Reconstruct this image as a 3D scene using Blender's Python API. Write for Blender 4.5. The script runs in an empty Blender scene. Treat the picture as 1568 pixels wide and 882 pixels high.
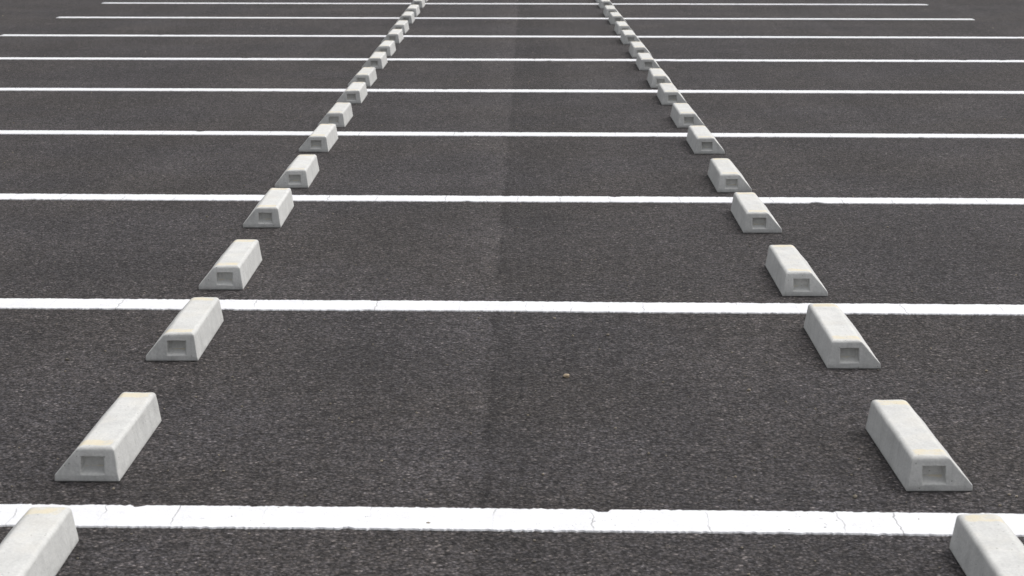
import bpy, bmesh, math, random
from mathutils import Vector, Matrix, noise
random.seed(7)
S=bpy.context.scene
S.view_settings.view_transform='Standard'; S.view_settings.look='None'; S.view_settings.exposure=0; S.view_settings.gamma=1

W=2.5; Y0=4.763; SK=-0.030
def gy(n,x=0): return Y0+W*n+SK*x

# ---------- node helpers
class NT:
    def __init__(s,name):
        s.m=bpy.data.materials.new(name); s.m.use_nodes=True; s.t=s.m.node_tree; s.t.nodes.clear()
        s.out=s.t.nodes.new('ShaderNodeOutputMaterial'); s.b=s.t.nodes.new('ShaderNodeBsdfPrincipled')
        s.t.links.new(s.b.outputs[0],s.out.inputs[0])
    def n(s,ty,ins={},**kw):
        x=s.t.nodes.new(ty)
        for k,v in kw.items(): setattr(x,k,v)
        for k,v in ins.items(): s.put(x.inputs[k],v)
        return x
    def put(s,sock,v):
        if isinstance(v,bpy.types.NodeSocket): s.t.links.new(v,sock)
        else: sock.default_value=v
    def m_(s,op,a,b=0.0,c=0.0,clamp=False):
        x=s.n('ShaderNodeMath',{0:a,1:b,2:c},operation=op); x.use_clamp=clamp; return x.outputs[0]
    def mr(s,v,a,b,c=0.0,d=1.0,smooth=True):
        x=s.n('ShaderNodeMapRange',{0:v,1:a,2:b,3:c,4:d}); x.interpolation_type='SMOOTHSTEP' if smooth else 'LINEAR'; return x.outputs[0]
    def noise(s,vec,sc,det=3,rough=.5):
        return s.n('ShaderNodeTexNoise',{'Vector':vec,'Scale':sc,'Detail':det,'Roughness':rough}).outputs[0]
    def vor(s,vec,sc,feature='F1',rand=1.0):
        x=s.n('ShaderNodeTexVoronoi',{'Vector':vec,'Scale':sc,'Randomness':rand},feature=feature); return x
    def mix(s,f,a,b,blend='MIX'):
        x=s.t.nodes.new('ShaderNodeMix'); x.data_type='RGBA'; x.blend_type=blend
        s.put(x.inputs[0],f); s.put(x.inputs[6],a); s.put(x.inputs[7],b); return x.outputs[2]
    def vscale(s,col,f):
        x=s.n('ShaderNodeVectorMath',{0:col,'Scale':f},operation='SCALE'); return x.outputs[0]

# ---------- asphalt
def asphalt():
    N=NT('asphalt'); pos=N.n('ShaderNodeNewGeometry').outputs['Position']
    sep=N.n('ShaderNodeSeparateXYZ',{0:pos}); x,y=sep.outputs[0],sep.outputs[1]
    wob=N.noise(pos,2.2,3); wob2=N.noise(pos,45,2)
    v1=N.vor(pos,104); v2=N.vor(pos,210)
    r1=N.n('ShaderNodeSeparateColor',{0:v1.outputs['Color']}); r2=N.n('ShaderNodeSeparateColor',{0:v2.outputs['Color']})
    b=N.m_('ADD',N.m_('MULTIPLY',r1.outputs[0],.054),.054)
    b=N.m_('ADD',b,N.m_('MULTIPLY',N.m_('GREATER_THAN',r1.outputs[1],.94),N.m_('MULTIPLY',r1.outputs[2],.12)))
    b=N.m_('ADD',b,N.m_('MULTIPLY',N.m_('GREATER_THAN',r2.outputs[1],.94),N.m_('MULTIPLY',r2.outputs[2],.14)))
    crev=N.mr(v1.outputs['Distance'],.25,.62,1.10,.50)  # AO-like crevice shade painted into the base colour, along with dark bitumen edges
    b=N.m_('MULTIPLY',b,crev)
    vn=N.noise(pos,54,3,.7)
    void=N.mr(vn,.39,.50,.46,1.0)
    b=N.m_('MULTIPLY',b,void)
    cl=N.mr(N.noise(pos,14,3,.7),.32,.68,.82,1.20); b=N.m_('MULTIPLY',b,cl)
    st=N.n('ShaderNodeMapping',{'Vector':pos,'Scale':(1.7,.16,1)}).outputs[0]
    b=N.m_('MULTIPLY',b,N.mr(N.noise(st,1.3,3,.6),.28,.72,.90,1.10))
    b=N.m_('MULTIPLY',b,N.mr(N.noise(pos,.9,5,.68),.3,.7,.86,1.14))
    sx=N.m_('ADD',-.075,N.m_('MULTIPLY',N.m_('SUBTRACT',y,4.7),.0078))
    d=N.m_('SUBTRACT',x,sx)
    d=N.m_('ADD',d,N.m_('MULTIPLY',N.m_('SUBTRACT',wob,.5),.05)); d=N.m_('ADD',d,N.m_('MULTIPLY',N.m_('SUBTRACT',wob2,.5),.06))
    lstrip=N.m_('MULTIPLY',N.mr(d,-.38,-.06,0,1),N.mr(d,-.012,.010,1,0))
    lstrip=N.m_('MULTIPLY',lstrip,N.mr(y,5.0,10,.5,1))
    rstrip=N.m_('MULTIPLY',N.mr(d,-.012,.012,0,1),N.mr(d,.05,.6,1,0))
    b=N.m_('MULTIPLY',b,N.m_('ADD',1,N.m_('MULTIPLY',lstrip,.20)))
    b=N.m_('MULTIPLY',b,N.m_('SUBTRACT',1,N.m_('MULTIPLY',rstrip,.15)))
    crack=N.m_('MULTIPLY',N.mr(N.m_('ABSOLUTE',d),.004,.018,1,0),N.mr(wob,.42,.56,.2,.8))
    crack=N.m_('MULTIPLY',crack,N.mr(y,7,13,1,.15))
    b=N.m_('MULTIPLY',b,N.m_('SUBTRACT',1,N.m_('MULTIPLY',crack,.45)))
    col=N.mix(N.mr(N.noise(pos,.8,2),.35,.65),(1.03,.970,.990,1),(1.055,.975,.950,1))
    stone=N.mix(r1.outputs[2],(1.0,.99,1.03,1),(1.05,.995,.95,1))
    col=N.mix(1.0,col,stone,'MULTIPLY')
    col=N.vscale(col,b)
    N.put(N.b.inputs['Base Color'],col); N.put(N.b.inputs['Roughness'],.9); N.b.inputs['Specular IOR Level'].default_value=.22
    h=N.m_('ADD',N.m_('MULTIPLY',crev,.7),N.m_('MULTIPLY',r1.outputs[0],.5))
    h=N.m_('ADD',h,N.m_('MULTIPLY',void,1.2))
    N.put(N.b.inputs['Normal'],N.n('ShaderNodeBump',{'Strength':1.0,'Distance':.0033,'Height':h}).outputs[0])
    return N.m
def paint():
    N=NT('white_road_paint'); pos=N.n('ShaderNodeNewGeometry').outputs['Position']
    b=N.mr(N.noise(pos,9,5,.65),.25,.75,.79,.88)
    pn=N.noise(pos,75,3,.7)
    pit=N.m_('MULTIPLY',N.mr(pn,.285,.34,1,0),N.mr(N.noise(pos,3.0,4,.6),.42,.60,.2,1))
    sp=N.n('ShaderNodeSeparateXYZ',{0:pos})
    wx=N.m_('ADD',sp.outputs[0],N.m_('MULTIPLY',N.noise(pos,16,3),.03))
    li=N.m_('MULTIPLY',N.m_('ROUND',N.m_('DIVIDE',N.m_('SUBTRACT',sp.outputs[1],Y0),W)),13.7)
    ce=N.n('ShaderNodeTexVoronoi',{'W':N.m_('ADD',wx,li),'Scale':4.0},voronoi_dimensions='1D',feature='DISTANCE_TO_EDGE').outputs['Distance']
    crack=N.m_('MULTIPLY',N.mr(ce,.001,.010,1,0),N.mr(N.noise(pos,5,2),.42,.62,.10,.65))
    dirt=N.mr(N.noise(pos,30,4,.65),.5,.8,0,.15)
    col=N.mix(dirt,N.n('ShaderNodeCombineXYZ',{0:b,1:b,2:N.m_('MULTIPLY',b,1.02)}).outputs[0],(.42,.41,.40,1))
    col=N.mix(N.m_('MAXIMUM',N.m_('MULTIPLY',pit,.8),crack),col,(.14,.135,.135,1))
    N.put(N.b.inputs['Base Color'],col); N.put(N.b.inputs['Roughness'],.6); N.b.inputs['Specular IOR Level'].default_value=.3
    h=N.m_('SUBTRACT',N.m_('MULTIPLY',pn,2.0),N.m_('MULTIPLY',N.m_('MAXIMUM',pit,crack),1.2))
    N.put(N.b.inputs['Normal'],N.n('ShaderNodeBump',{'Strength':.6,'Distance':.002,'Height':h}).outputs[0])
    return N.m
def concrete():
    N=NT('cast_concrete'); oc=N.n('ShaderNodeTexCoord').outputs['Object']
    rnd=N.n('ShaderNodeObjectInfo').outputs['Random']
    off=N.n('ShaderNodeCombineXYZ',{0:N.m_('MULTIPLY',rnd,37.),1:N.m_('MULTIPLY',rnd,91.),2:N.m_('MULTIPLY',rnd,17.)}).outputs[0]
    p=N.n('ShaderNodeVectorMath',{0:oc,1:off},operation='ADD').outputs[0]
    sp=N.n('ShaderNodeSeparateXYZ',{0:oc}); x,y,z=sp.outputs
    nrm=N.n('ShaderNodeSeparateXYZ',{0:N.n('ShaderNodeNewGeometry').outputs['Normal']}).outputs[2]
    b=N.mr(N.noise(p,12,5,.6),.25,.75,.61,.71)
    b=N.m_('MULTIPLY',b,N.mr(N.noise(p,130,2,.6),.3,.7,.94,1.05))
    b=N.m_('MULTIPLY',b,N.m_('ADD',.96,N.m_('MULTIPLY',rnd,.07)))
    stv=N.n('ShaderNodeMapping',{'Vector':p,'Scale':(1,1,.12)}).outputs[0]
    stre=N.mr(N.noise(stv,40,3,.6),.5,.75,0,.12)
    side=N.mr(nrm,.3,.85,1,0)
    b=N.m_('MULTIPLY',b,N.m_('SUBTRACT',1,N.m_('MULTIPLY',stre,side)))
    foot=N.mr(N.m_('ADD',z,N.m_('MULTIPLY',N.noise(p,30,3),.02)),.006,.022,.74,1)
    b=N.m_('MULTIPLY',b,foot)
    col=N.n('ShaderNodeCombineXYZ',{0:N.m_('MULTIPLY',b,1.005),1:b,2:N.m_('MULTIPLY',b,.967)}).outputs[0]
    ay=N.m_('ABSOLUTE',y); jit=N.m_('MULTIPLY',N.m_('SUBTRACT',N.noise(p,35,3),.5),.03)
    e=N.m_('ADD',ay,jit)
    px=N.m_('ADD',N.m_('ABSOLUTE',N.m_('SUBTRACT',N.m_('ABSOLUTE',x),.027)),jit)
    pad=N.m_('MULTIPLY',N.m_('MULTIPLY',N.mr(e,.222,.230,0,1),N.mr(e,.268,.278,1,0)),N.mr(px,.030,.038,1,0))
    pad=N.m_('MULTIPLY',pad,N.mr(nrm,.6,.9,0,1))
    tan=N.m_('MULTIPLY',N.m_('MULTIPLY',pad,.85),N.mr(N.noise(p,26,3),.32,.55,.35,1))
    col=N.mix(tan,col,(.73,.655,.49,1))
    top=N.m_('MULTIPLY',N.mr(nrm,.75,.97,0,1),N.mr(N.noise(p,8,4,.6),.45,.65,0,.28))
    col=N.mix(top,col,(.71,.675,.60,1))
    pv=N.vor(p,95); pr=N.n('ShaderNodeSeparateColor',{0:pv.outputs['Color']}).outputs[0]
    hole=N.m_('MULTIPLY',N.mr(pv.outputs['Distance'],.10,.24,1,0),N.m_('GREATER_THAN',pr,.92))
    col=N.mix(N.m_('MULTIPLY',hole,.65),col,(.22,.215,.20,1))
    N.put(N.b.inputs['Base Color'],col); N.put(N.b.inputs['Roughness'],.9); N.b.inputs['Specular IOR Level'].default_value=.2
    h=N.m_('SUBTRACT',N.m_('ADD',N.m_('MULTIPLY',N.noise(p,110,4,.7),.8),N.m_('MULTIPLY',N.noise(p,12,2),1.2)),hole)
    N.put(N.b.inputs['Normal'],N.n('ShaderNodeBump',{'Strength':.6,'Distance':.003,'Height':h}).outputs[0])
    return N.m
def simple(name,c,r=.85):
    N=NT(name); pos=N.n('ShaderNodeNewGeometry').outputs['Position']
    rp=N.n('ShaderNodeNewGeometry').outputs['Random Per Island']
    col=N.mix(rp,(c[0]*.6,c[1]*.6,c[2]*.6,1),(c[0]*1.35,c[1]*1.3,c[2]*1.2,1))
    col=N.vscale(col,N.mr(N.noise(pos,200,2),.3,.7,.85,1.1))
    N.put(N.b.inputs['Base Color'],col); N.put(N.b.inputs['Roughness'],r); return N.m

def link(o):
    S.collection.objects.link(o); return o
def newobj(name,me,mat):
    me.materials.append(mat); return link(bpy.data.objects.new(name,me))

MA,MP,MC=asphalt(),paint(),concrete()
# ---------- ground
bm=bmesh.new(); R=600
bmesh.ops.create_grid(bm,x_segments=4,y_segments=4,size=R)
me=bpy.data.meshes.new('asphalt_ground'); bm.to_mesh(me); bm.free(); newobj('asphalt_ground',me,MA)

# ---------- painted lines: thin slabs with ragged edges
def line(n,hw=.083,x0=-5.08,x1=5.09):
    bm=bmesh.new(); step=.006 if n<4 else .012; cnt=int((x1-x0)/step); T=.004
    prev=None; sd=n*31.7+200
    for i in range(cnt+1):
        x=x0+(x1-x0)*i/cnt
        slow=(noise.noise(Vector((x*1.3,sd,0)))*.006)
        def ed(s):
            k=noise.noise(Vector((x*22,sd+s,3)))*.004+noise.noise(Vector((x*60,sd+s,9)))*.007+noise.noise(Vector((x*130,sd+s,9)))*.006
            g=noise.noise(Vector((x*11,sd+s*2,5)))
            if g>.42: k-=(g-.42)*.08
            return k
        a=gy(n,x)-hw-ed(1)+slow; b=gy(n,x)+hw+ed(7)+slow
        vs=[bm.verts.new((x,a-.003,-.002)),bm.verts.new((x,a,T)),bm.verts.new((x,b,T)),bm.verts.new((x,b+.003,-.002))]
        if prev:
            for j in range(3): bm.faces.new((prev[j],vs[j],vs[j+1],prev[j+1]))
        prev=vs
    bm.normal_update(); bmesh.ops.recalc_face_normals(bm,faces=bm.faces)
    me=bpy.data.meshes.new('painted_parking_line'); bm.to_mesh(me); bm.free()
    newobj('painted_parking_line',me,MP)
for n in range(-2,13): line(n)

# ---------- wheel stop mesh
def stop_mesh(mir,var):
    H=.093; L=.30
    prof=[(-.087,0),(-.0865,.017),(-.022,H),(.073,H),(.0845,.016),(.087,0)]
    s=-1 if mir else 1
    bm=bmesh.new(); rings=[]
    for e in (-1,1):
        rings.append([bm.verts.new((s*px,e*(L-.010*z/H if z>.02 else L),z)) for px,z in prof])
    n=len(prof)
    for i in range(n):
        bm.faces.new((rings[0][i],rings[0][(i+1)%n],rings[1][(i+1)%n],rings[1][i]))
    bm.faces.new(rings[0]); bm.faces.new(rings[1][::-1])
    bmesh.ops.recalc_face_normals(bm,faces=bm.faces)
    ed=[e for e in bm.edges if all(v.co.z>.05 for v in e.verts)]
    bmesh.ops.bevel(bm,geom=ed,offset=.0115,segments=5,profile=.5,affect='EDGES',clamp_overlap=True)
    me=bpy.data.meshes.new('tmp'); bm.to_mesh(me); bm.free()
    o=link(bpy.data.objects.new('tmp',me))
    # pocket in each end: level ceiling, floor sloping outwards
    bm=bmesh.new()
    for e in (-1,1):
        cx=s*.015
        vs=[]
        for (yy,w,z0,z1) in ((e*(L+.02),.034,.008,.069),(e*(L-.032),.027,.038,.065)):
            for sx,zz in ((-1,z0),(1,z0),(1,z1),(-1,z1)):
                vs.append(bm.verts.new((cx+sx*w,yy,zz)))
        for f in ((0,1,2,3),(4,5,6,7),(0,1,5,4),(1,2,6,5),(2,3,7,6),(3,0,4,7)): bm.faces.new([vs[i] for i in f])
    bmesh.ops.recalc_face_normals(bm,faces=bm.faces)
    cm=bpy.data.meshes.new('cut'); bm.to_mesh(cm); bm.free(); c=link(bpy.data.objects.new('cut',cm))
    md=o.modifiers.new('b','BOOLEAN'); md.object=c; md.operation='DIFFERENCE'; md.solver='EXACT'
    bv=o.modifiers.new('v','BEVEL'); bv.width=.003; bv.segments=3; bv.limit_method='ANGLE'; bv.angle_limit=math.radians(28)
    dg=bpy.context.evaluated_depsgraph_get(); dg.update()
    m2=bpy.data.meshes.new_from_object(o.evaluated_get(dg))
    bpy.data.objects.remove(o); bpy.data.objects.remove(c)
    bm=bmesh.new(); bm.from_mesh(m2)
    for _ in range(3):
        le=[e for e in bm.edges if e.calc_length()>.03]
        if not le: break
        bmesh.ops.subdivide_edges(bm,edges=le,cuts=1,use_grid_fill=True)
        bmesh.ops.triangulate(bm,faces=[f for f in bm.faces if len(f.verts)>4])
    for v in bm.verts:
        q=Vector((v.co.x*28+var*9,v.co.y*28+mir*4,v.co.z*28))
        k=noise.noise(q)*.0014
        if v.co.z>.004: v.co+=Vector((noise.noise(q+Vector((5,0,0)))*.001,noise.noise(q+Vector((0,7,0)))*.001,k))
    bm.to_mesh(m2); bm.free()
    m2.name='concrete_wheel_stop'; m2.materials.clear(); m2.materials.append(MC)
    return m2
ML=[stop_mesh(0,v) for v in range(3)]; MR=[stop_mesh(1,v) for v in range(3)]
Lx=[-1.127,-1.1287,-1.131,-1.1436,-1.133,-1.148,-1.147,-1.142,-1.1516]
Ln=[.129,.664,1.125,1.677,2.145,2.682,3.14,3.668,4.119]
Rx=[1.1185,1.1217,1.126,1.131,1.132,1.140,1.138,1.136,1.137]
Rn=[.0945,.6217,1.076,1.623,2.086,2.65,3.128,3.636,4.082]
def pattern(xs,ns,a,b,xo,near,xn):
    P=list(zip(xs,ns)); P=[(xn,near),(xs[0],ns[0]-1)]+P
    for k in range(4,13):
        for q in (a,b):
            if k==4 and q==a: continue
            P.append((xo+random.uniform(-.006,.006),k+q+random.uniform(-.01,.01)))
    return P
for (P,MS) in ((pattern(Lx,Ln,.14,.675,-1.148,-.303,-1.139),ML),(pattern(Rx,Rn,.085,.63,1.139,-.325,1.133),MR)):
    for i,(x,n) in enumerate(P):
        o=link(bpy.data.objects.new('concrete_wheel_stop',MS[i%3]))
        o.location=(x,Y0+W*n+.30,.0005); o.rotation_euler=(0,0,math.radians(random.uniform(-.7,.7)-.3))

# ---------- loose grit, one object
bm=bmesh.new()
for i in range(2600):
    y=3.6+24*random.random()**1.6; hwid=min(7,.3*y+1.0); x=random.uniform(-hwid,hwid)
    r=random.choice((.0012,.0016,.0022,.003,.004)) if random.random()<.97 else random.uniform(.005,.007)
    g=bmesh.ops.create_icosphere(bm,subdivisions=1,radius=r,matrix=Matrix.Translation((x,y,r*.5+.0003)))
    for v in g['verts']:
        c=Vector((x,y,r*.5)); d=v.co-c; v.co=c+Vector((d.x*random.uniform(.7,1.3),d.y*random.uniform(.7,1.3),d.z*random.uniform(.5,.9)))
me=bpy.data.meshes.new('loose_gravel'); bm.to_mesh(me); bm.free(); newobj('loose_gravel',me,simple('grit',(.25,.225,.185)))
# the one bigger tan pebble
bm=bmesh.new(); r=.010; c=Vector((0,0,.005))
g=bmesh.ops.create_icosphere(bm,subdivisions=2,radius=r,matrix=Matrix.Translation(c))
for v in g['verts']:
    d=v.co-c; k=1+.3*noise.noise(v.co*120); v.co=c+Vector((d.x*1.1*k,d.y*1.2*k,d.z*.7*k))
me=bpy.data.meshes.new('pebble'); bm.to_mesh(me); bm.free(); o=newobj('pebble',me,simple('pebble',(.33,.27,.20))); o.location=(.175,Y0+.578*W,0)

# ---------- light
el=math.radians(60); az=math.radians(55)
w=bpy.data.worlds.new('World'); S.world=w; w.use_nodes=True; t=w.node_tree; t.nodes.clear()
o=t.nodes.new('ShaderNodeOutputWorld'); bg=t.nodes.new('ShaderNodeBackground'); sk=t.nodes.new('ShaderNodeTexSky'); hs=t.nodes.new('ShaderNodeHueSaturation')
sk.sky_type='NISHITA'; sk.sun_disc=False; sk.sun_elevation=el; sk.sun_rotation=az; sk.air_density=1; sk.dust_density=4; sk.ozone_density=1
hs.inputs['Saturation'].default_value=.18
t.links.new(sk.outputs[0],hs.inputs['Color']); t.links.new(hs.outputs[0],bg.inputs[0]); bg.inputs[1].default_value=.145; t.links.new(bg.outputs[0],o.inputs[0])
ld=bpy.data.lights.new('sun','SUN'); ld.energy=1.45; ld.angle=math.radians(45); ld.color=(1,.985,.97)
lo=link(bpy.data.objects.new('sun',ld))
dirv=Vector((math.sin(az)*math.cos(el),math.cos(az)*math.cos(el),math.sin(el)))
lo.rotation_euler=dirv.to_track_quat('Z','Y').to_euler(); lo.location=dirv*20

# ---------- camera
cd=bpy.data.cameras.new('camera'); cd.lens=70; cd.sensor_width=36; cd.clip_end=2000; cd.clip_start=.1
cd.dof.use_dof=True; cd.dof.focus_distance=8.0; cd.dof.aperture_fstop=11
co=link(bpy.data.objects.new('camera',cd)); co.location=(0,0,1.589); co.rotation_euler=(math.radians(90-11.79),0,0)
S.camera=co
